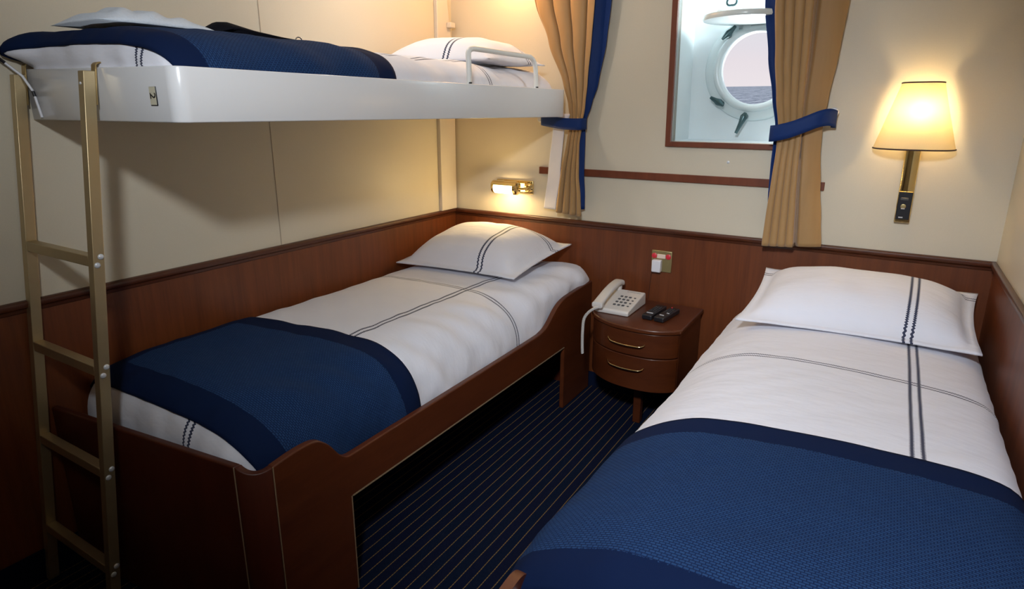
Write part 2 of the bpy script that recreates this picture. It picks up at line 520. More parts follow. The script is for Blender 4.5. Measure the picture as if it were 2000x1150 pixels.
port = empty('porthole', (PX, D, PZ), 'round white porthole with dark screw clamps looking out to the sea', 'porthole')
MY = Matrix.Translation((PX, D, PZ)) @ Matrix.Rotation(PI / 2, 4, 'X')     # local z -> -y (towards the room)
b = MB()
b.lathe([(PR + .004, -.02), (PR + .072, -.02), (PR + .072, .012), (PR + .066, .020), (PR + .034, .024), (PR + .030, .040), (PR + .022, .046), (PR + .006, .044), (PR, .036), (PR, -.02)], MY, 72, close=False)
b.build('ring', RING, port, smooth=True)
b = MB(); b.lathe([(PR + .003, .004), (PR + .003, .010)], MY, 64)
b.build('glass_pane', GLASS, port)
# deadlight cover swung up level and hooked
dl = Matrix.Translation((1.462, .083, 1.757))
b = MB(); b.lathe([(.02, -.001), (.150, 0), (.171, .003), (.174, .010), (.170, .024), (.160, .027), (.02, .029)], dl, 64)
cover = b.build('storm_cover', RING, port, smooth=True)
for dx in (-.045, .03):
    MB().box(1.40 + dx, 1.44 + dx, .02, .07, 1.786, 1.800).build('lug', RING, cover, bevel=.004)
b = MB()
for dx in (-.05, .04):
    b.box(PX - .02 + dx, PX + .015 + dx, .215, .262, 1.738, 1.768)
b.tube([(PX - .09, .235, 1.752), (PX + .09, .235, 1.752)], .010, 14)
b.build('hinge', RING, port, bevel=.003)
b = MB(); pth = []
for k in range(17):
    a = PI * .5 + 2 * PI * k / 16
    rr = .020 - .006 * max(0, -math.sin(a)) ** 4
    pth.append((1.403 + rr * math.cos(a), .06 + .004 * math.sin(a), 1.833 + rr * math.sin(a)))
b.tube(pth, .0042, 10); b.tube([(1.403, .06, 1.853), (1.403, .06, 2.05)], .004, 8)
b.build('hook', DOG, port, smooth=True)
def clamp(x, z, ang, L0, L1, tilt):
    """swing bolt with a wing nut: barrel and a long tapering wing, lying roughly radially"""
    M = Matrix.Translation((x, D - .055, z)) @ Matrix.Rotation(-ang, 4, 'Y') @ Matrix.Rotation(tilt, 4, 'Z')
    b = MB(); b.tube([M @ Vector((0, .05, 0)), M @ Vector((0, -.022, 0))], .011, 14)
    b.lathe([(.014, -.006), (.016, 0), (.014, .006)], M @ Matrix.Rotation(PI / 2, 4, 'X'), 16)
    c = b.build('clamp', DOG, port, smooth=True)
    pts = [Vector((-L0, -.014, 0)), Vector((-.4 * L0, -.012, 0)), Vector((0, -.010, 0)), Vector((.45 * L1, -.012, 0)), Vector((L1, -.020, 0))]
    MB().tube([M @ p for p in pts], [.006, .012, .016, .0105, .0065], 12).build('wing_nut', DOGL, c, smooth=True)
clamp(1.366, 1.722, math.radians(48), .034, .040, .3)
clamp(1.352, 1.433, math.radians(150), .030, .042, .2)
clamp(1.468, 1.372, math.radians(250), .018, .078, .0)
sea = MB().add([(-3000, 6, 0), (3000, 6, 0), (3000, 4000, 0), (-3000, 4000, 0)], [(0, 1, 2, 3)]).build('sea', SEA)
tag(sea, 'grey blue sea seen through the porthole under a pale sky', 'sea', kind='stuff')
sea.location = (0, 0, -5); sea.rotation_euler = (math.radians(2.1), 0, 0)
scr = MB().lathe([(.006, 0), (.006, .002), (.003, .003)], Matrix.Translation((1.461, 0, 1.183)) @ Matrix.Rotation(PI / 2, 4, 'X'), 16).build('wall_screw', SCREW)
tag(scr, 'tiny silver screw in the wall below the window frame', 'screw')

# ------------------------------------------------------------------ beds
def bed_frame(fx, label, name='single_bed', far=False):
    """fx maps the left bed's local x (0 at the wall, .862 at the aisle) to the world"""
    root = empty(name, (fx(.43), -1.0, 0), label, 'bed')
    ys = -.052 if far else 0
    def P(x, y, z): return Vector((fx(x), y, z))
    top = crom([(-1.938, .544), (-1.87, .552), (-1.815, .551), (-1.785, .540), (-1.755, .513), (-1.725, .472), (-1.697, .451), (-1.66, .448), (-1.5, .449), (-1.0, .451), (-.62, .455), (-.55, .460), (-.505, .472), (-.465, .496), (-.43, .522), (-.385, .546), (-.33, .560), (-.25, .566), (-.03, .575)], 5)
    if far: top = crom([(-1.990, .548), (-1.950, .551), (-1.925, .543), (-1.905, .520), (-1.882, .476), (-1.855, .453), (-1.80, .449), (-1.0, .451), (-.03, .455)], 5)
    out = [(p.x, p.y) for p in top] + [(-.03, 0), (-.325, 0), (-.325, .318), (-1.686, .318), (-1.690, 0), (-1.938 + ys, 0)]
    MB().prism(out, lambda y, z, t: P(t, y, z), .840, .862).build('side_panel', BEDW, root, bevel=.004, seg=3)
    e = MB()
    e.box(fx(.838), fx(.8628), -1.686, -.325, .3145, .3180)
    e.build('edge_band', EDGE, root)
    MB().box(fx(.838), fx(.8628), -1.693, -1.6895, 0, .318).build('edge_band', EDGE, root)
    # rounded foot corner
    yc = -1.938 + ys; r = .062; cxl = .862 - r
    arc_o = [(cxl + r * math.cos(a), yc - r * math.sin(a)) for a in [PI / 2 * k / 10 for k in range(11)]]
    arc_i = [(cxl + (r - .02) * math.cos(a), yc - (r - .02) * math.sin(a)) for a in [PI / 2 * k / 10 for k in range(11)]]
    vs = []; n = 11
    for k in range(n):
        dz = .544 + .013 * (k / 10) - .009 * math.sin(PI * k / 10)
        for (x, y) in (arc_o[k], arc_i[k]):
            vs += [P(x, y, 0), P(x, y, dz)]
    fs = []
    for k in range(n - 1):
        a = k * 4; c = a + 4
        fs += [(a, c, c + 1, a + 1), (a + 2, a + 3, c + 3, c + 2), (a + 1, c + 1, c + 3, a + 3), (a, a + 2, c + 2, c)]
    fs += [(0, 1, 3, 2), (40, 42, 43, 41)]
    MB().add(vs, fs).build('corner_post', FOOTW, root, smooth=True, bevel=.003)
    yk = lambda x: -2.0 + ys - .060 * (cxl - x) / cxl
    tz = lambda x: .557 - .024 * (cxl - x) / cxl
    b = MB(); q = [P(x, y, z) for x in (.008, cxl) for (y, z) in ((yk(x), 0), (yk(x), tz(x)), (yk(x) + .02, tz(x)), (yk(x) + .02, 0))]
    b.add(q, [(0, 1, 5, 4), (1, 2, 6, 5), (2, 3, 7, 6), (3, 0, 4, 7), (0, 3, 2, 1), (4, 5, 6, 7)])
    b.build('foot_panel', FOOTW, root, bevel=.005, seg=3)
    b = MB()
    for (x, y) in ((.8632, -1.938 + ys), (cxl, -2.0008 + ys)):
        b.box(fx(x - .0015), fx(x + .0005), y - .0012, y + .0012, 0, .545 if x > .86 else .556)
    b.build('seam_strip', EDGE, root)
    MB().box(fx(.02), fx(.838), -1.96, -.03, .300, .336).build('bed_base', FOOTW, root)
    MB().box(fx(.02), fx(.838), -.05, -.032, 0, .30).build('head_panel', FOOTW, root)
    return root

def make_surface(fx, prof, foot, zb, u_n=72, v_n=150, u0=0, v0=0, folds=1.0, seed=0, plan=.055, prof2=None, bulge=None, spread=0):
    """profile across (x, z) and along (y, h): returns P, arclengths and a position function"""
    pr, Lu = resample(crom([Vector((*p, 0)) for p in prof], 10), u_n)
    pr2 = resample(crom([Vector((*p, 0)) for p in prof2], 10), u_n)[0] if prof2 else pr
    fr, Lv = resample(crom([Vector((p[0], p[1] * .22, 0)) for p in foot], 10), v_n)
    xc = (prof[0][0] + prof[-1][0]) / 2
    def at(i, j):
        w_ = min(1, max(0, (fr[j].x + .75) / .55)); w_ = w_ * w_ * (3 - 2 * w_)
        q_ = pr[i].lerp(pr2[i], w_); x, z = q_.x, q_.y
        y, h = fr[j].x, min(max(fr[j].y / .22, 0), 1.02)
        k = 1 - plan * (1 - min(h, 1)) ** 1.3
        hz = zb + (z - zb) * h
        if spread and x > .74 and y < -.95: x += spread * min(1, (x - .74) / .1) * min(1, (-.95 - y) / .85)
        # plan rounding at the ends where the profile is low
        side = 1 - min(1, max(0, (z - zb) / (max(q[1] for q in prof) - zb)))
        yy = y
        if y < -1.6: yy = y + .045 * side * (1 if h < .97 else (1 - (y + 1.85) / .25 if y < -1.6 else 0))
        if bulge and y < -1.80:
            g = math.exp(-(x / .085) ** 2) * min(1, max(0, (hz - 1.505) / .03)) * min(1, (-1.80 - y) / .08)
            yy -= bulge * g
        return Vector((xc + (x - xc) * k, yy, hz))
    P = [[at(i, j) for i in range(u_n + 1)] for j in range(v_n + 1)]
    us = [Lu * i / u_n for i in range(u_n + 1)]; vs = [Lv * j / v_n for j in range(v_n + 1)]
    # gentle wrinkles along the surface normal
    Q = []
    for j in range(v_n + 1):
        row = []
        for i in range(u_n + 1):
            a = P[j][max(i - 1, 0)]; c = P[j][min(i + 1, u_n)]; d = P[max(j - 1, 0)][i]; e = P[min(j + 1, v_n)][i]
            n = (c - a).cross(e - d)
            n = n.normalized() if n.length > 1e-9 else Vector((0, 0, 1))
            s = us[i] / Lu; y = P[j][i].y
            low = .004 * noise.noise(Vector((us[i] * 4 + seed, vs[j] * 3, 1.7)))
            crease = .0042 * noise.noise(Vector((us[i] * 5 + seed, (vs[j] + us[i] * .7) * 16, 5.1)))
            sd = max(0, min(1, (s - .60) / .15))
            fold = .0155 * sd * (.25 if spread else 1) * noise.noise(Vector((us[i] * 3, (vs[j] - us[i] * .5) * 11 + seed, 9.4)))
            ff = max(0, min(1, (-1.86 - y) / .06))
            fold += .0075 * ff * noise.noise(Vector((us[i] * 17 + seed, vs[j] * 2.5, 2.2)))
            rim = 1 if 2 < i < u_n - 2 else .2
            row.append(P[j][i] + n * (low + crease + fold) * folds * rim)
        Q.append(row)
    W_ = [[Vector((fx(p.x), p.y, p.z)) for p in r] for r in Q]
    return W_, us, vs, u_n, v_n

def normal_at(P, i, j, nu, nv):
    a = P[j][max(i - 1, 0)]; c = P[j][min(i + 1, nu)]; d = P[max(j - 1, 0)][i]; e = P[min(j + 1, nv)][i]
    n = (c - a).cross(e - d)
    return n.normalized() if n.length > 1e-9 else Vector((0, 0, 1))

def bed_linen(S, su, sv, label, tlabel, ty, ti=(2, 3), mir=False, cat='duvet', tname='bed_throw', off=.007, wb_=0.0):
    P, us, vs, nu, nv = S
    UV = [[(us[i] - su, vs[j] - sv) for i in range(nu + 1)] for j in range(nv + 1)]
    if mir: P2 = P
    o = grid_object('duvet', LINEN, P, nu, nv, None, UV, closed=True)
    if mir: o.data.flip_normals()
    tag(o, label, cat)
    # woven throw lying over the foot
    i0, i1 = ti[0], nu - ti[1]
    sg = -1 if mir else 1
    def row_of(i, y):      # fractional row where column i crosses y, walking from the head
        for j in range(nv - 20, 0, -1):
            if P[j][i].y >= y >= P[j - 1][i].y:
                return j - (P[j][i].y - y) / max(1e-9, P[j][i].y - P[j - 1][i].y)
        return 0.0
    (ya, yb_), (yc, yd) = ty           # foot edge (wall, aisle) and head edge (wall, aisle)
    NJ = 64
    T = [[None] * (i1 - i0 + 1) for _ in range(NJ + 1)]; A = [[0] * (i1 - i0 + 1) for _ in range(NJ + 1)]; TU = [[0] * (i1 - i0 + 1) for _ in range(NJ + 1)]
    for i in range(i0, i1 + 1):
        f = us[i] / us[-1]
        ja = row_of(nu // 2, lerp(ya, yb_, f)); jb = row_of(nu // 2, lerp(yc, yd, f) + .006 * math.sin(f * 9))
        for q in range(NJ + 1):
            jf = lerp(ja, jb, q / NJ); j = min(int(jf), nv - 1); t_ = jf - j
            p = P[j][i].lerp(P[j + 1][i], t_); v = lerp(vs[j], vs[j + 1], t_)
            n = normal_at(P, i, j, nu, nv) * sg
            wv = .0015 * noise.noise(Vector((us[i] * 9, v * 9, 3.3)))
            T[q][i - i0] = p + n * (off + wv)
            va = lerp(vs[int(ja)], vs[int(ja) + 1], ja - int(ja)); vb = lerp(vs[int(jb)], vs[int(jb) + 1], jb - int(jb))
            A[q][i - i0] = min(us[i] - us[i0] + wb_, us[i1] - us[i] + .03, v - va, vb - v)
            TU[q][i - i0] = (us[i], v)
    t = grid_object(tname, THROW, T, i1 - i0, NJ, None, TU, {'edge_distance': A}, thick=.005, offset=-1)
    if mir: t.data.flip_normals()
    tag(t, tlabel, 'throw')
    return o, t

def jat(vs, P, y, i=30):
    best = min(range(len(P)), key=lambda j: abs(P[j][i].y - y))
    return best

PROF = [(.016, .338), (.014, .46), (.018, .56), (.040, .615), (.10, .640), (.25, .650), (.45, .653), (.58, .649), (.68, .636), (.748, .608), (.800, .556), (.828, .48), (.832, .40), (.831, .338)]
FOOT = [(-1.975, 0), (-1.985, .30), (-1.983, .58), (-1.962, .80), (-1.915, .93), (-1.83, .985), (-1.70, 1.0), (-1.0, 1.0), (-.25, 1.0), (-.09, .992), (-.055, .965), (-.036, .88), (-.033, .5), (-.034, 0)]
LF = lambda x: x
RF = lambda x: 2.419 - x
bedL = bed_frame(LF, 'dark mahogany single bed under the bunk, with scooped side panel')
bedR = bed_frame(RF, 'mahogany single bed against the right wall, mostly covered by bedding', far=True)
PROF2 = [(.016, .338), (.014, .46), (.018, .56), (.040, .615), (.10, .640), (.25, .650), (.45, .655), (.62, .656), (.735, .655), (.805, .646), (.838, .616), (.847, .588), (.838, .53), (.835, .43), (.832, .338)]
SL = make_surface(LF, PROF, FOOT, .338, seed=0, prof2=PROF2)
def arc_of_x(S, x, fx, lo=.5):
    P, us, vs, nu, nv = S
    j = nv // 2
    i = min(range(nu + 1), key=lambda i: abs(P[j][i].x - fx(x)) + (0 if P[j][i].z > lo else 9))
    return us[i]
su = arc_of_x(SL, .565, LF, .6); jv = jat(None, SL[0], -.70)
bed_linen(SL, su, SL[2][jv], 'white duvet with navy stitched lines on the left bed',
          'navy woven throw across the foot of the left bed', ((-1.955, -1.955), (-1.445, -1.330)), (14, 2), wb_=-.03)
PROFR = [(.016, .338), (.012, .46), (.016, .55), (.040, .605), (.10, .632), (.25, .648), (.45, .655), (.58, .650), (.68, .636), (.755, .606), (.822, .556), (.860, .512), (.866, .482), (.842, .458), (.834, .43), (.831, .338)]
PROFR = [(x + (.017 if x > .5 else .0), z) for x, z in PROFR]
RF2 = lambda x: 2.436 - x
SR = make_surface(RF2, PROFR, FOOT, .338, seed=40, folds=.75, spread=.030)
su = arc_of_x(SR, 2.436 - 2.213, RF2, .6); jv = jat(None, SR[0], -.80)
bed_linen(SR, su, SR[2][jv], 'white duvet with navy stitched lines on the right bed',
          'navy woven throw across the foot of the right bed, nearest the camera', ((-1.944, -1.963), (-1.235, -1.360)), (3, 2), mir=True)

# ------------------------------------------------------------------ pillows
def pillow(name, c, T, Tb, label, su, sv, stripe_back=.74, nu=44, nv=32, flange=.09, pinch=.05, seed=0, sag=0, tex=LINEN):
    """c: corners FL, FR, BR, BL"""
    FL, FR, BR, BL = [Vector(p) for p in c]
    n = (FR - FL).cross(BL - FL).normalized()
    wid = (FR - FL).length; dep = (BL - FL).length
    def surf(u, v, top):
        # u, v in -1..1 ; edges bow inwards between the pointed corners
        uu = u * (1 - pinch * (1 - v * v) * abs(u) ** 3); vv = v * (1 - pinch * 1.3 * (1 - u * u) * abs(v) ** 3)
        a, b_ = (uu + 1) / 2, (vv + 1) / 2
        p = FL.lerp(FR, a).lerp(BL.lerp(BR, a), b_)
        ui = min(1, abs(u) / (1 - flange)); vi = min(1, abs(v) / (1 - flange * wid / dep))
        h = (max(0, 1 - ui ** 2.9) ** .62) * (max(0, 1 - vi ** 2.9) ** .62)
        w = .006 * noise.noise(Vector((u * 2.2 + seed, v * 2.2, 2))) * h + .003 * noise.noise(Vector((u * 5 + seed, v * 3, 7)))
        fl = 0.004 if top else -.004
        return p + n * ((T * h + w + .003) if top else (-Tb * h + w * .3 - .003)) 
    me = bpy.data.meshes.new(name); vs = []; fs = []; uvs = []
    for top in (True, False):
        for j in range(nv + 1):
            for i in range(nu + 1):
                u = -1 + 2 * i / nu; v = -1 + 2 * j / nv
                vs.append(tuple(surf(u, v, top))); uvs.append(((u - su) * wid / 2, (v - sv) * dep / 2))
    N = (nu + 1) * (nv + 1)
    for j in range(nv):
        for i in range(nu):
            a = j * (nu + 1) + i; q = (a, a + 1, a + nu + 2, a + nu + 1)
            fs.append(q); fs.append(tuple(N + k for k in reversed(q)))
    rim = [i for i in range(nu + 1)] + [j * (nu + 1) + nu for j in range(1, nv + 1)] + [nv * (nu + 1) + i for i in range(nu - 1, -1, -1)] + [j * (nu + 1) for j in range(nv - 1, 0, -1)]
    for a, b_ in zip(rim, rim[1:] + rim[:1]): fs.append((b_, a, N + a, N + b_))
    me.from_pydata(vs, [], fs)
    l = me.uv_layers.new(name='UVMap')
    for poly in me.polygons:
        poly.use_smooth = True
        for li in poly.loop_indices: l.data[li].uv = uvs[me.loops[li].vertex_index]
    me.materials.append(tex)
    o = link(bpy.data.objects.new(name, me))
    return tag(o, label, 'pillow')

pillow('pillow', [(.035, -.545, .668), (.705, -.530, .676), (.745, -.035, .748), (.075, -.050, .752)], .130, .035,
       'white pillow with navy stitched lines at the head of the left bed', .38, .52, seed=2)
pillow('pillow', [(1.655, -.535, .662), (2.392, -.485, .660), (2.402, -.050, .752), (1.668, -.045, .752)], .105, .035,
       'white pillow with navy stitched lines at the head of the right bed', .45, .72, seed=11)

# ------------------------------------------------------------------ upper bunk
bunk = empty('upper_bunk', (.36, -1.0, 1.366), 'white enamelled upper bunk fixed to the wall above the left bed', 'bunk bed')
Z0, Z1 = 1.366, 1.488
YF, YH = -1.957, -.092
def xb_at(y): return .700 + .028 * (y - YF) / (YH - YF)
def bunk_outline(ins):
    r1, r2 = .034, .045
    pts = [(.004 + ins, YH - ins), (.004 + ins, YF + ins)]
    cx, cy = xb_at(YF) - r1, YF + r1
    for k in range(9):
        a = -PI / 2 + PI / 2 * k / 8
        pts.append((cx + (r1 - ins) * math.cos(a), cy + (r1 - ins) * math.sin(a)))
    cx, cy = xb_at(YH) - r2, YH - r2
    for k in range(9):
        a = PI / 2 * k / 8
        pts.append((cx + (r2 - ins) * math.cos(a), cy + (r2 - ins) * math.sin(a)))
    return pts
def tray_mesh():
    o = bunk_outline(0); i = bunk_outline(.016); n = len(o)
    zt = lambda p: Z1 + .012 * max(0, min(1, (.30 - p[0]) / .3)) * (1 if p[1] < -1.9 else 0)
    vs = [Vector((x, y, Z0)) for x, y in o] + [Vector((x, y, zt((x, y)))) for x, y in o] + [Vector((x, y, zt((x, y)))) for x, y in i] + [Vector((x, y, Z0 + .02)) for x, y in i]
    fs = [tuple(range(n)), tuple(range(4 * n - 1, 3 * n - 1, -1))]
    for k in range(n):
        l = (k + 1) % n
        for q in range(3): fs.append((q * n + k, q * n + l, (q + 1) * n + l, (q + 1) * n + k))
    return MB().add(vs, fs)
tray_mesh().build('tray', ENAMEL, bunk, smooth=True, bevel=.003)
gp = crom([(.706, -.848, 1.470), (.704, -.848, 1.560), (.700, -.842, 1.598), (.698, -.818, 1.611), (.698, -.78, 1.613), (.697, -.60, 1.613), (.698, -.42, 1.613), (.698, -.385, 1.610), (.700, -.362, 1.596), (.704, -.352, 1.560), (.706, -.350, 1.470)], 6)
MB().tube(gp, .0100, 14).build('guard_rail', plain('ivory_tube_enamel', (.86, .86, .82), .35, var=.01), bunk, smooth=True)
for y in (-.848, -.350):
    MB().lathe([(.010, 0), (.010, .005), (.008, .007)], Matrix.Translation((.706, y, 1.4885)), 16).build('rail_socket', BLACK, bunk, smooth=True)
# number plate on the foot face
yf = lambda x: YF
npx, npz = .612, 1.424
pl = MB().box(npx - .0135, npx + .0135, yf(npx) - .0018, yf(npx) + .0005, npz - .021, npz + .021).build('number_plate', BLACK, bunk, bevel=.001)
pl['label'] = 'small cream number plate with a sideways 2'
MB().box(npx - .0125, npx + .0110, yf(npx) - .0024, yf(npx) - .0012, npz - .0190, npz + .0205).build('plate_face', PLATE, pl)
cu = bpy.data.curves.new('digit', 'FONT'); cu.body = '2'; cu.size = .030; cu.extrude = .0004; cu.align_x = 'CENTER'; cu.align_y = 'CENTER'
to = bpy.data.objects.new('digit', cu); COL.objects.link(to)
dg = bpy.context.evaluated_depsgraph_get(); me = bpy.data.meshes.new_from_object(to.evaluated_get(dg))
bpy.data.objects.remove(to)
me.materials.append(BLACK)
dgt = link(bpy.data.objects.new('digit', me), pl)
MT = Matrix.Translation(Vector((npx - .0005, yf(npx) - .0029, npz + .001)) - abs_loc(pl)) @ Matrix.Rotation(PI / 2, 4, 'X') @ Matrix.Rotation(-PI / 2, 4, 'Z')
me.transform(MT)
# stay cord at the wall end of the foot
sc = MB().tube([(.006, -2.055, 1.566), (.022, -2.012, 1.520), (.036, -1.976, 1.480), (.046, -1.9615, 1.44), (.068, -1.9610, 1.372)], .0035, 8).build('stay_cord', WHITEP, bunk, smooth=True)
MB().tube([(.0120, -2.038, 1.548), (.0245, -2.005, 1.512)], .0042, 8).build('cord_sleeve', BLACK, sc)
MB().tube([(.0455, -1.9620, 1.441), (.0505, -1.9614, 1.427)], .0042, 8).build('cord_sleeve', BLACK, sc)
# wall latch beside the post
MB().box(.0225, .050, -.070, -.032, 1.800, 1.826).build('latch', POSTM, t2, bevel=.003)

BP = [(.023, 1.387), (.022, 1.48), (.022, 1.555), (.040, 1.585), (.12, 1.596), (.30, 1.594), (.44, 1.590), (.54, 1.578), (.61, 1.558), (.655, 1.524), (.674, 1.482), (.679, 1.43), (.679, 1.389)]
BF = [(-1.936, 0), (-1.940, .30), (-1.947, .52), (-1.9505, .66), (-1.944, .80), (-1.926, .90), (-1.89, .955), (-1.80, .99), (-1.65, 1.0), (-1.0, 1.0), (-.28, 1.0), (-.17, .985), (-.130, .93), (-.116, .75), (-.112, .4), (-.112, 0)]
SB = make_surface(LF, BP, BF, 1.387, seed=80, folds=.8, plan=.012, bulge=.085)
su = arc_of_x(SB, .545, LF, 1.5); jv = jat(None, SB[0], -.655)
bed_linen(SB, su, SB[2][jv], 'white duvet with navy stitched lines on the upper bunk',
          'navy woven throw over the duvet of the upper bunk', ((-1.9490, -1.9490), (-1.15, -1.225)), (1, 2))
pillow('pillow', [(.085, -.640, 1.612), (.630, -.600, 1.594), (.650, -.170, 1.592), (.10, -.150, 1.646)], .092, .02,
       'white pillow behind the guard rail of the upper bunk', .18, .5, seed=31, flange=.03, pinch=.07)

# crumpled towel lying behind the throw's foot
def heap(name, mat, cx, cy, rx, ry, zb, h, label, cat, nu=40, nv=56, seed=0):
    P = []
    for j in range(nv + 1):
        row = []
        for i in range(nu + 1):
            u = -1 + 2 * i / nu; v = -1 + 2 * j / nv
            k = max(0, 1 - abs(u) ** 3.0) ** .7 * max(0, 1 - abs(v) ** 2.6) ** .7
            x = cx + rx * u; y = cy + ry * v
            f = .007 * math.sin(v * 12 + 3 * u + 2 * noise.noise(Vector((u * 1.5, v * 1.5, seed)))) * k
            z = zb + k * (h * (.85 + .16 * noise.noise(Vector((u * 1.2 + seed, v * 1.3, 1.1)))) + f)
            row.append(Vector((x, y, z)))
        P.append(row)
    o = grid_object(name, mat, P, nu, nv, closed=True)
    return tag(o, label, cat)
heap('towel', TOWEL, .27, -1.778, .13, .155, 1.604, .050, 'crumpled white towel lying on the upper bunk behind the throw', 'towel', seed=9)
# black pouch folded to a low ridge with a metal ring on its strap
pouch = empty('strap_bag', (.33, -1.45, 1.60), 'flat black cloth bag with a metal ring on the upper bunk', 'bag')
prof = [(-1.640, 1.601), (-1.590, 1.638), (-1.57, 1.640), (-1.50, 1.626), (-1.42, 1.616), (-1.36, 1.609), (-1.345, 1.601)]
P = []
for k in range(9):
    x = .26 + .16 * k / 8; s = math.sin(PI * (k + .6) / 9.2)
    P.append([Vector((x, y, 1.6015 + (z - 1.6005) * (.25 + .75 * s))) for y, z in prof])
grid_object('pouch', BLACKC, P, len(prof) - 1, 8, pouch, closed=True)
MB().tube([(.34, -1.36, 1.604), (.345, -1.335, 1.606), (.35, -1.318, 1.607)], .004, 8).build('strap', BLACKC, pouch, smooth=True)
MB().tube([(.352 + .002 * math.sin(a), -1.308 + .013 * math.cos(a), 1.612 + .011 * math.sin(a)) for a in [2 * PI * k / 20 for k in range(21)]], .0022, 8).build('ring', CHROME, pouch, smooth=True)

# ------------------------------------------------------------------ ladder
lad = empty('bunk_ladder', (.21, -2.1, 0), 'champagne coloured metal ladder hooked on the foot of the upper bunk', 'ladder')
def ly(z): return -1.9935 - (1.483 - z) * (.160 / 1.40)     # y of the ladder's front face at height z
XR = (.006, .369); RW = .026
def rail(x):
    b = MB(); zt = 1.484
    vs = [Vector((x + a, ly(z) + c, z)) for z in (0, zt) for c in (0, .027) for a in (0, RW)]
    b.add(vs, [(0, 2, 3, 1), (4, 5, 7, 6), (0, 1, 5, 4), (2, 6, 7, 3), (0, 4, 6, 2), (1, 3, 7, 5)])
    return b.build('rail', LADM, lad, bevel=.0015)
rails = [rail(x) for x in XR]
RZ = [1.312, 1.025, .738, .456, .172]
for zz in RZ[1:]:
    b = MB(); y = ly(zz)
    b.box(XR[0] + RW, XR[1], y + .001, y + .027, zz - .014, zz + .014)
    b.build('rung', LADM, lad, bevel=.002)
    for (dz, dy) in ((.012, .0195), (-.008, .0085)):
        M = Matrix.Translation((XR[1] + RW, ly(zz) + dy, zz + dz)) @ Matrix.Rotation(PI / 2, 4, 'Y')
        MB().lathe([(.0074, 0), (.0072, .0014), (.0040, .0034)], M, 16).build('screw', SCREW, lad, smooth=True)
M = Matrix.Translation((XR[1] + .012, ly(1.455), 1.455)) @ Matrix.Rotation(PI / 2, 4, 'X')
MB().lathe([(.0035, 0), (.003, .002)], M, 12).build('screw', SCREW, lad)
for x in XR:
    # strap hook: up the back of the rail, over the tray rim and down inside it
    x0 = x + RW - .010
    dz = .010 * max(0, min(1, (.3 - x0) / .3))
    pth = [(ly(1.405) + .0288, 1.405), (ly(1.45) + .0286, 1.45), (-1.9635, 1.490 + dz), (-1.9615, 1.499 + dz), (-1.954, 1.504 + dz), (-1.945, 1.503 + dz), (-1.9385, 1.497 + dz), (-1.9375, 1.480 + dz)]
    q = []
    cp = crom([Vector((p, z, 0)) for p, z in pth], 4)
    for k, p in enumerate(cp):
        t = (cp[min(k + 1, len(cp) - 1)] - cp[max(k - 1, 0)]).normalized(); nn = Vector((t.y, -t.x, 0)) * .0016
        q.append((p + nn, p - nn))
    vs = []
    for a, c in q:
        for s in (a, c):
            vs += [Vector((x0 - .010, s.x, s.y)), Vector((x0 + .009, s.x, s.y))]
    fs = []
    for k in range(len(q) - 1):
        a = 4 * k; c = a + 4
        fs += [(a, a + 1, c + 1, c), (a + 2, c + 2, c + 3, a + 3), (a, c, c + 2, a + 2), (a + 1, a + 3, c + 3, c + 1)]
    fs += [(0, 2, 3, 1), (len(vs) - 4, len(vs) - 3, len(vs) - 1, len(vs) - 2)]
    MB().add(vs, fs).build('hook', HOOKM, lad, smooth=True)

# ------------------------------------------------------------------ curtains
def sheet(name, mat, parent, edges, zt, zb, yfun, nu=90, nv=70, thick=.002, hem=0, ufun=None):
    """edges: table z -> (xl, xr); yfun(u, z) -> y"""
    P = []
    for j in range(nv + 1):
        z = lerp(zt, zb, j / nv); xl, xr = interp(edges, z)
        row = []
        for i in range(nu + 1):
            u = i / nu
            row.append(Vector((lerp(xl, xr, ufun(u, z) if ufun else u), yfun(u, z), z + hem * (u - .5) * (j / nv))))
        P.append(row)
    return grid_object(name, mat, P, nu, nv, parent, thick=thick, offset=0)

# right curtain: four narrow pleats, then a broad flat return
cr = empty('curtain', (1.73, -.06, 1.4), 'gold curtain right of the porthole, tied back with a blue band', 'curtain', 'pair of gold curtains')
def pinch(z, zt=1.335): return 1 - .55 * math.exp(-((z - zt) / .16) ** 2)
def yR(u, z):
    k = pinch(z); w = .004 * math.sin(z * 7 + u * 5)
    if u < .56:
        ph = u / .56 * 4 + .08 * math.sin(z * 3)
        f = abs(math.sin(PI * ph)) ** .45
        return -.044 - .058 * k * f + w * .4
    t = (u - .56) / .44
    return -.046 - .030 * k * (1 - (1 - min(1, t * 5)) ** 2) + .026 * k * t ** 2 + w
ER = [(2.16, 1.575, 1.900), (1.795, 1.597, 1.850), (1.60, 1.618, 1.838), (1.45, 1.637, 1.822), (1.335, 1.655, 1.815), (1.25, 1.657, 1.818), (1.10, 1.653, 1.835), (.98, 1.648, 1.852), (.866, 1.645, 1.866)]
def uR(u, z):
    if u >= .56: return u
    return u - .030 * math.sin(2 * PI * (u / .56 * 4 + .08 * math.sin(z * 3))) * min(1, u / .05) * min(1, (.56 - u) / .05)
sheet('drape', CURT, cr, ER, 2.16, .862, yR, 150, 80, hem=.012, ufun=uR)
EB = [(2.16, 1.520, 1.61), (1.805, 1.552, 1.625), (1.60, 1.586, 1.64), (1.45, 1.618, 1.66), (1.335, 1.642, 1.68), (1.20, 1.640, 1.68), (1.07, 1.643, 1.67), (.95, 1.652, 1.67)]
sheet('lining', BLUE, cr, EB, 2.16, .95, lambda u, z: -.040 + .006 * math.sin(u * 5 + z * 4), 14, 60)
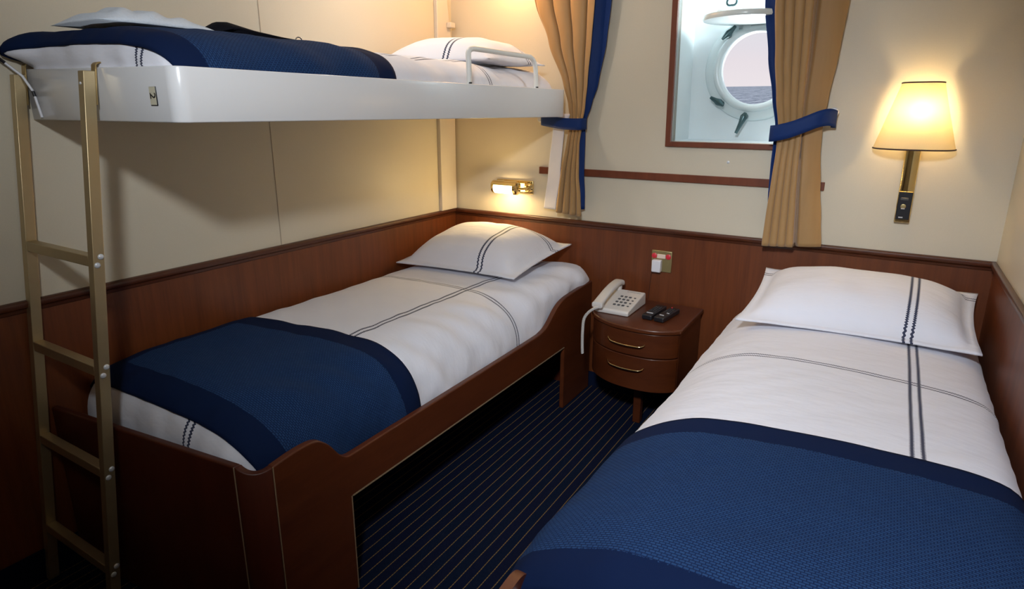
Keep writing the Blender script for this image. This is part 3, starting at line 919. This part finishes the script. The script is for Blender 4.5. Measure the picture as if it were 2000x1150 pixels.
# left curtain
cl = empty('curtain', (.72, -.06, 1.4), 'gold curtain at the head of the bunk, left of the porthole', 'curtain', 'pair of gold curtains')
def yL(u, z):
    k = pinch(z, 1.34)
    f = abs(math.sin(PI * (u * 3.6 + .15 * math.sin(z * 2)))) ** .6
    return -.042 - .040 * k * f - .004 * math.sin(z * 8 + u * 3)
EL = [(2.16, .40, .89), (1.88, .535, .846), (1.70, .610, .836), (1.52, .690, .822), (1.42, .716, .810), (1.34, .726, .795), (1.25, .715, .785), (1.10, .695, .790), (1.0, .684, .802), (.905, .675, .808)]
def uL(u, z):
    return u - .040 * math.sin(2 * PI * (u * 3.6 + .15 * math.sin(z * 2))) * min(1, u / .06) * min(1, (1 - u) / .06)
sheet('drape', CURT, cl, EL, 2.16, .905, yL, 150, 80, hem=-.012, ufun=uL)
ELB = [(2.16, .86, .945), (1.86, .82, .908), (1.70, .81, .892), (1.52, .80, .858), (1.42, .79, .826), (1.34, .77, .798), (1.25, .76, .800), (1.10, .77, .800), (1.0, .775, .808), (.93, .78, .810)]
sheet('lining', BLUE, cl, ELB, 2.16, .93, lambda u, z: -.040 + .008 * math.sin(u * 4 + z * 3), 14, 60)
EW = [(1.40, .640, .735), (1.30, .634, .70), (1.10, .612, .685), (.92, .588, .66)]
sheet('back_lining', LINING, cl, EW, 1.38, .918, lambda u, z: -.046 - .010 * u + .004 * math.sin(z * 9), 16, 40)

def band(name, path, hw, mat, parent, thick=.004):
    """ribbon of half-height hw swept along path (x, y, z, tilt)"""
    cp = crom([Vector(p) for p in path], 8)
    P = [[], [], [], [], []]
    for p in cp:
        for k in range(5):
            s = -1 + k / 2
            P[k].append(Vector((p.x, p.y - .002 * (1 - s * s), p.z + hw * s)))
    return grid_object(name, mat, P, len(cp) - 1, 4, parent, thick=thick, offset=0)
tr = empty('curtain_tieback', (1.75, -.09, 1.34), 'blue fabric tieback around the right curtain, hooked on a wall knob', 'tieback', 'blue curtain tiebacks')
band('band', [(1.665, -.028, 1.312), (1.640, -.034, 1.309), (1.628, -.055, 1.308), (1.634, -.084, 1.309), (1.66, -.101, 1.313), (1.71, -.106, 1.327), (1.76, -.104, 1.348), (1.80, -.096, 1.366), (1.830, -.080, 1.374), (1.850, -.060, 1.371), (1.858, -.040, 1.366), (1.852, -.026, 1.365), (1.842, -.032, 1.366)], .0315, BLUE, tr)
b = MB(); b.lathe([(.009, 0), (.009, .022), (.016, .026), (.018, .032), (.014, .037)], Matrix.Translation((1.846, 0, 1.392)) @ Matrix.Rotation(PI / 2, 4, 'X'), 20)
b.build('knob', SCREW, tr, smooth=True)
tl = empty('curtain_tieback', (.68, -.09, 1.34), 'blue fabric tieback around the left curtain, under the bunk end', 'tieback', 'blue curtain tiebacks')
band('band', [(.80, -.030, 1.335), (.808, -.045, 1.335), (.806, -.075, 1.335), (.795, -.094, 1.334), (.75, -.100, 1.334), (.70, -.098, 1.337), (.64, -.088, 1.344), (.59, -.066, 1.350), (.565, -.040, 1.352)], .026, BLUE, tl)
b = MB(); b.lathe([(.009, 0), (.009, .022), (.016, .026), (.018, .032), (.014, .037)], Matrix.Translation((.556, 0, 1.356)) @ Matrix.Rotation(PI / 2, 4, 'X'), 20)
b.build('knob', SCREW, tl, smooth=True)

# ------------------------------------------------------------------ shaded wall lamp
lamp = empty('wall_lamp', (2.135, 0, .99), 'lit wall lamp with cream shade and brass stem above the right bed', 'lamp')
LX0, LX1 = 2.1015, 2.152
b = MB(); hw_ = (LX1 - LX0) / 2
b.prism([(LX0, 0), (LX0, -.016)] + [(LX0 + hw_ - hw_ * math.cos(PI * k / 16), -.016 - .013 * math.sin(PI * k / 16)) for k in range(1, 16)] + [(LX1, -.016), (LX1, 0)], lambda x, y, t: Vector((x, y, t)), 1.104, 1.275)
b.build('stem', BRASS, lamp, smooth=True)
MB().box(LX0, LX1, -.030, 0, .988, 1.106).build('switch_box', BRASS, lamp, bevel=.003)
sw = MB().box(LX0 + .003, LX1 - .003, -.0345, -.0295, 1.000, 1.104).build('switch_plate', BLACK, lamp, bevel=.002)
MB().box(LX0 + .010, LX1 - .014, -.039, -.034, 1.073, 1.084).build('rocker_switch', plain('dark_grey_switch', (.10, .10, .10), .25), sw, bevel=.003)
MB().lathe([(.008, 0), (.009, .002), (.006, .003)], Matrix.Translation((2.124, -.0345, 1.050)) @ Matrix.Rotation(PI / 2, 4, 'X'), 16).build('screw', BRASSD, sw)
MB().box(2.118, 2.130, -.038, -.034, 1.040, 1.0435).build('label_mark', GREYB, sw)
MB().box(2.114, 2.128, -.038, -.034, 1.0065, 1.0105).build('label_mark', GREYB, sw)
MB().tube([(2.127, -.028, 1.262), (2.127, -.050, 1.268), (2.127, -.073, 1.285), (2.127, -.075, 1.31)], .008, 12).build('arm', BRASS, lamp, smooth=True)
b = MB(); b.lathe([(.014, 0), (.016, .01), (.016, .045), (.013, .05)], Matrix.Translation((2.127, -.075, 1.305)), 20); b.build('bulb_holder', WHITEP, lamp, smooth=True)
def shade_ring(t, n=56, ex=2.5):
    z = lerp(1.264, 1.4955, t); hx = lerp(.1305, .0655, t); hy = lerp(.125, .085, t)
    cx = lerp(2.1245, 2.1225, t); cy = -.022
    out = []
    for k in range(n + 1):
        a = PI + PI * k / n; c_, s_ = math.cos(a), math.sin(a)
        out.append(Vector((cx + hx * math.copysign(abs(c_) ** (2 / ex), c_), cy + hy * math.copysign(abs(s_) ** (2 / ex), s_), z)))
    return out
P = [shade_ring(j / 12) for j in range(13)]
sh = grid_object('lamp_shade', SHADE, P, 56, 12, lamp)
for t in (0, 1):
    r = shade_ring(t); MB().tube(r, .0026, 8).build('shade_trim', TRIMM, sh, smooth=True)
MB().lathe([(.004, 0), (.013, .006), (.022, .030), (.024, .048), (.017, .066), (.003, .074)], Matrix.Translation((2.127, -.075, 1.354)), 20).build('bulb', emit('warm_bulb', (1, .77, .42), 64), lamp, smooth=True)

# ------------------------------------------------------------------ reading lamp under the bunk
rl = empty('reading_lamp', (.38, 0, 1.01), 'small lit brass reading lamp on the wall under the bunk', 'lamp')
b = MB(); b.box(.285, .506, -.012, 0, .977, 1.046); b.build('back_plate', BRASS, rl, bevel=.004)
RY, RZc = -.075, 1.011
MXm = lambda x: Matrix.Translation((x, RY, RZc)) @ Matrix.Rotation(PI / 2, 4, 'Y')
b = MB(); b.lathe([(.004, 0), (.0275, 0), (.0300, .006), (.0300, .118), (.0275, .124), (.004, .124)], MXm(.315), 28); b.build('glass_tube', TUBEG, rl, smooth=True)
b = MB(); b.lathe([(.010, -.012), (.024, -.010), (.0315, -.002), (.0315, .010), (.029, .011)], MXm(.312), 28); b.build('end_cap', BRASS, rl, smooth=True)
b = MB(); b.lathe([(.029, -.010), (.0335, -.008), (.0335, .006), (.026, .012), (.010, .015)], MXm(.444), 28); b.build('end_cap', BRASS, rl, smooth=True)
b = MB()
for k in range(13):
    a0 = math.radians(28 + 124 * k / 12)
pts = [(.0355 * math.cos(math.radians(25 + 130 * k / 12)), .0355 * math.sin(math.radians(25 + 130 * k / 12))) for k in range(13)]
pts += [(.0335 * math.cos(math.radians(155 - 130 * k / 12)), .0335 * math.sin(math.radians(155 - 130 * k / 12))) for k in range(13)]
b.prism(pts, lambda p, q, t: Vector((t, RY + p, RZc + q)), .308, .452)
b.build('reflector', BRASS, rl, smooth=True)
b = MB(); b.tube([(.458, RY, RZc), (.480, RY, RZc), (.484, RY + .02, RZc), (.484, -.012, RZc)], .007, 12)
b.build('arm', BRASS, rl, smooth=True)
b = MB(); b.lathe([(.024, 0), (.024, .006), (.014, .014), (.012, .018)], Matrix.Translation((.484, -.012, RZc)) @ Matrix.Rotation(PI / 2, 4, 'X'), 24); b.build('rosette', BRASS, rl, smooth=True)

# ------------------------------------------------------------------ socket plate
so = empty('wall_socket', (1.2, 0, .71), 'brass wall plate with two red dots and a white plug-in box', 'socket')
MB().box(1.153, 1.250, -.010, 0, .662, .764).build('face_plate', BRASSD, so, bevel=.003)
for x in (1.167, 1.234):
    MB().lathe([(.0125, 0), (.0125, .004), (.009, .006)], Matrix.Translation((x, -.010, .738)) @ Matrix.Rotation(PI / 2, 4, 'X'), 20).build('red_dot', RED, so, smooth=True)
MB().box(1.180, 1.221, -.016, -.010, .727, .748).build('light_strip', CREAMP, so, bevel=.003)
MB().box(1.164, 1.207, -.040, -.010, .664, .722).build('plug_box', WHITEP, so, bevel=.004)
MB().tube([(1.156, -.006, .662), (1.152, -.005, .60), (1.147, -.005, .52)], .0014, 6).build('wire', plain('brown_wire', (.05, .015, .008), .5), so)

# ------------------------------------------------------------------ nightstand
ns = empty('nightstand', (1.21, -.2, .235), 'mahogany bow-fronted nightstand with two drawers between the beds', 'nightstand')
front = crom([(.972, -.262), (.990, -.310), (1.028, -.362), (1.085, -.403), (1.150, -.429), (1.235, -.439), (1.320, -.430), (1.385, -.398), (1.419, -.362)], 6)
fr = [(p.x, p.y) for p in front]
def ins(d):
    out = []
    for k, (x, y) in enumerate(fr):
        a = fr[max(k - 1, 0)]; c = fr[min(k + 1, len(fr) - 1)]
        t = Vector((c[0] - a[0], c[1] - a[1])).normalized(); n = Vector((-t.y, t.x))
        out.append((x + n.x * d, y + n.y * d))
    return out
flat = lambda x, y, t: Vector((x, y, t))
yb = -.022
MB().prism([(.972, yb)] + fr + [(1.419, yb)], flat, .500, .520).build('top', NIGHTW, ns, bevel=.006, seg=3)
f2 = ins(.022)
MB().prism([(.982, yb)] + [(max(.982, x), y) for x, y in f2] + [(1.408, f2[-1][1]), (1.408, yb)], flat, .236, .500).build('body', NIGHTW, ns)
f3 = ins(.009)
for (z0, z1) in ((.393, .497), (.238, .388)):
    inner = list(reversed(ins(.021)))
    dr = MB().prism([(min(max(x, .978), 1.408), y) for x, y in f3] + [(min(max(x, .981), 1.406), y) for x, y in inner], flat, z0, z1).build('drawer', NIGHTW, ns, bevel=.002)
    zc = .447 if z0 > .3 else .340
    pth = []
    f4 = crom([(1.112, -.402), (1.118, -.414), (1.140, -.436), (1.19, -.449), (1.235, -.4515), (1.265, -.449), (1.280, -.440), (1.284, -.428)], 4)
    MB().tube([(p.x, p.y, zc + .002 - .008 * (1 - ((k / (len(f4) - 1)) * 2 - 1) ** 2)) for k, p in enumerate(f4)], .0036, 10).build('handle', BRASS, dr, smooth=True)
b = MB(); b.box(1.196, 1.232, -.275, -.240, 0, .236); b.build('leg', NIGHTW, ns, bevel=.004)
b = MB(); b.box(1.375, 1.405, -.060, -.026, 0, .236); b.build('leg', NIGHTW, ns, bevel=.004)

# ------------------------------------------------------------------ telephone
ph = empty('telephone', (1.08, -.2, .52), 'ivory desk telephone with coiled cord on the nightstand', 'telephone')
py0, py1 = -.322, -.098
zs = lambda y: lerp(.543, .578, (y - py0) / (py1 - py0))     # sloping top
b = MB()
side = [(py0, .5205), (py1 + .004, .5205), (py1, zs(py1) - .010), (py1 - .006, zs(py1)), (py0 + .004, zs(py0)), (py0 - .002, .536)]
b.prism(side, lambda y, z, t: Vector((t, y, z)), 1.008, 1.166)
b.build('base', IVORY, ph, bevel=.005, seg=3)
nrm = Vector((0, -(zs(py1) - zs(py0)), py1 - py0)).normalized()
for r in range(4):
    for c in range(4):
        x = 1.080 + c * .0205; y = -.180 - r * .030
        if c == 3: x += .002
        M = Matrix.Translation((x, y, zs(y))) @ nrm.to_track_quat('Z', 'Y').to_matrix().to_4x4()
        k = MB()
        if c < 3: k.box(-.0060, .0060, -.0056, .0056, 0, .0035, M)
        else: k.box(-.0045, .0045, -.0038, .0038, 0, .003, M)
        k.build('key', KEY, ph, bevel=.0012)
MB().box(1.085, 1.150, -.128, -.116, zs(-.122) - .001, zs(-.122) + .0012).build('name_strip', plain('grey_strip', (.45, .43, .42), .5), ph)
hs = crom([(1.032, -.355, .562), (1.031, -.335, .568), (1.030, -.28, .583), (1.028, -.22, .596), (1.027, -.16, .605), (1.026, -.10, .607), (1.026, -.075, .602)], 5)
n = len(hs); vs = []; seg = 14
for k, p in enumerate(hs):
    t = k / (n - 1); e = abs(2 * t - 1)
    hw = .0225 + .004 * e ** 3; hh = .011 + .004 * e ** 3
    if k in (0, n - 1): hw *= .75; hh *= .6
    for q in range(seg):
        a = 2 * PI * q / seg; c_, s_ = math.cos(a), math.sin(a)
        vs.append(p + Vector((hw * math.copysign(abs(c_) ** .6, c_), 0, hh * math.copysign(abs(s_) ** .6, s_))))
fs = [(k * seg + q, k * seg + (q + 1) % seg, (k + 1) * seg + (q + 1) % seg, (k + 1) * seg + q) for k in range(n - 1) for q in range(seg)]
fs += [tuple(range(seg - 1, -1, -1)), tuple(range((n - 1) * seg, n * seg))]
b = MB().add(vs, fs)
for (y, z, r) in ((-.318, .553, .021), (-.108, .588, .021)):
    b.lathe([(r * .9, -.016), (r, -.008), (r, .006)], Matrix.Translation((1.029, y, z)), 20)
b.build('handset', IVORY, ph, smooth=True)
ctr = crom([(1.036, -.352, .553), (1.024, -.372, .549), (1.004, -.392, .530), (.990, -.398, .500), (.986, -.398, .45), (.986, -.398, .40), (.988, -.398, .352), (.989, -.398, .340)], 14)
rs, L = resample(ctr, 620); hel = []
for k, p in enumerate(rs):
    t = (rs[min(k + 1, len(rs) - 1)] - rs[max(k - 1, 0)]).normalized(); s_ = t.cross(Vector((0, 1, .2))).normalized(); u_ = t.cross(s_)
    a = 2 * PI * k / 11
    hel.append(p + (s_ * math.cos(a) + u_ * math.sin(a)) * .0050)
MB().tube(hel, .0020, 6).build('coiled_cord', CORDM, ph, smooth=True)

# ------------------------------------------------------------------ remotes
def remote(x, y, rz, L, Wd, label, marks):
    r = empty('remote_control', (x, y, .520), label, 'remote control', 'remotes on the nightstand')
    M = Matrix.Translation((x, y, .5205)) @ Matrix.Rotation(rz, 4, 'Z')
    MB().box(-Wd / 2, Wd / 2, -L / 2, L / 2, 0, .022, M).build('body', BLACK, r, bevel=.005, seg=3)
    for (mx, my, w, h, m) in marks:
        MB().box(mx - w / 2, mx + w / 2, my - h / 2, my + h / 2, .0218, .0242, M).build('button', m, r, bevel=.0008)
DKB = plain('charcoal_button', (.035, .037, .042), .5)
def pad(rows, y0, dy):
    return [(c * .011, y0 + r * dy, .007, .006, DKB) for r in range(rows) for c in (-1, 0, 1)]
remote(1.253, -.225, math.radians(-4), .175, .046, 'black remote control beside the telephone, left of the pair', [(0, -.052, .030, .006, GREYB)] + pad(6, -.025, .015))
remote(1.312, -.232, math.radians(-7), .172, .046, 'black remote control with red button, right of the pair', [(-.002, -.050, .020, .005, GREYB), (.010, -.012, .012, .005, GREYB), (-.010, .074, .007, .006, RED)] + pad(4, .004, .016))

# ------------------------------------------------------------------ lights
def area(name, loc, aim, size, power, col, sy=None, spread=PI):
    l = bpy.data.lights.new(name, 'AREA'); l.size = size; l.energy = power; l.color = col; l.spread = spread
    if sy: l.shape = 'RECTANGLE'; l.size_y = sy
    o = link(bpy.data.objects.new(name, l)); o.location = loc
    o.rotation_euler = (Vector(aim) - Vector(loc)).to_track_quat('-Z', 'Y').to_euler()
    return o
def point(name, loc, power, col, r):
    l = bpy.data.lights.new(name, 'POINT'); l.energy = power; l.color = col; l.shadow_soft_size = r
    o = link(bpy.data.objects.new(name, l)); o.location = loc
    return o
def spot(name, loc, aim, power, col, r, cone, blend):
    l = bpy.data.lights.new(name, 'SPOT'); l.energy = power; l.color = col; l.shadow_soft_size = r; l.spot_size = cone; l.spot_blend = blend
    o = link(bpy.data.objects.new(name, l)); o.location = loc
    o.rotation_euler = (Vector(aim) - Vector(loc)).to_track_quat('-Z', 'Y').to_euler()
    return o
spot('added_key_spot', (1.86, -2.86, 2.02), (.50, -.5, 1.30), 74, (.88, .94, 1), .065, math.radians(90), .8)  # added key light near the camera, standing in for a flash
spot('added_bed_spot', (1.95, -2.88, 2.12), (2.0, -1.18, .55), 128, (.83, .90, 1), .085, math.radians(72), .9)  # second added spot near the camera, brightens the right bed
area('ceiling_panel_light', (.30, -.80, 2.20), (.9, -.4, 0), .07, 2.4, (1, .93, .84))
point('reading_lamp_glow', (.377, -.125, 1.000), 2.6, (1, .70, .30), .02)
point('upper_reading_lamp_glow', (.42, -.16, 2.06), 5.2, (1, .56, .23), .03)
area('recess_fill_light', (1.66, .10, 2.02), (1.24, .14, 1.45), .2, 4.6, (.90, .975, 1.0), .2)  # added lamp out of view at the recess top, brightens the white lining
area('porthole_fill_light', (1.50, 1.35, .80), (1.47, .24, 1.62), .8, 60, (.92, .97, 1.0), .5)  # added lamp hidden outside, stands in for daylight rising through the porthole

w = bpy.data.worlds.new('pale_sea_sky'); scene.world = w; w.use_nodes = True
nt = w.node_tree
bg = nt.nodes['Background']
tc = nt.nodes.new('ShaderNodeTexCoord'); sp = nt.nodes.new('ShaderNodeSeparateXYZ'); nt.links.new(tc.outputs['Generated'], sp.inputs[0])
rp = nt.nodes.new('ShaderNodeValToRGB'); nt.links.new(sp.outputs[2], rp.inputs[0])
e = rp.color_ramp.elements
e[0].position = .02; e[0].color = (.80, .74, .77, 1); e[1].position = .16; e[1].color = (.60, .67, .77, 1)
m_ = e.new(.07); m_.color = (.75, .69, .74, 1)
cl_ = noise_tex(nt, 7, 4, .55, mapping(nt, tc.outputs['Generated'], (1, 1, 6)))
nt.links.new(mixc(nt, mathn(nt, 'MULTIPLY', cl_.outputs[0], .25), rp.outputs[0], (.85, .78, .76)), bg.inputs[0])
bg.inputs[1].default_value = 1.0

# ------------------------------------------------------------------ camera (solved from the room's own lines)
cam = bpy.data.cameras.new('camera'); co = link(bpy.data.objects.new('camera', cam))
Rr = ((0.856, 0.517, 0.003), (0.139, -0.225, -0.964), (-0.498, 0.826, -0.264))
CAMROT = __import__('math')
yaw, pit, rol = 0.5426370512179239, 0.2676713234321646, -0.003382577484652757
f_ = Vector((-math.sin(yaw) * math.cos(pit), math.cos(yaw) * math.cos(pit), -math.sin(pit)))
rt = Vector((math.cos(yaw), math.sin(yaw), 0)); dn = f_.cross(rt)
r2 = rt * math.cos(rol) + dn * math.sin(rol); d2 = -rt * math.sin(rol) + dn * math.cos(rol)
Mx = Matrix((r2, -d2, -f_)).transposed().to_4x4()
Mx.translation = (2.067366908, -2.785467216, 1.396202575)
co.matrix_world = Mx
cam.sensor_width = 36; cam.sensor_fit = 'HORIZONTAL'
cam.lens = 1206.9842 / 2000 * 36
cam.shift_x = (1000 - 1004.1213) / 2000; cam.shift_y = (546.03136 - 575) / 2000
cam.clip_start = .05; cam.clip_end = 6000
scene.camera = co

vs_ = scene.view_settings
scene.display_settings.display_device = 'sRGB'
vs_.view_transform = 'Standard'; vs_.look = 'None'; vs_.gamma = 1; vs_.exposure = .14; vs_.use_curve_mapping = False
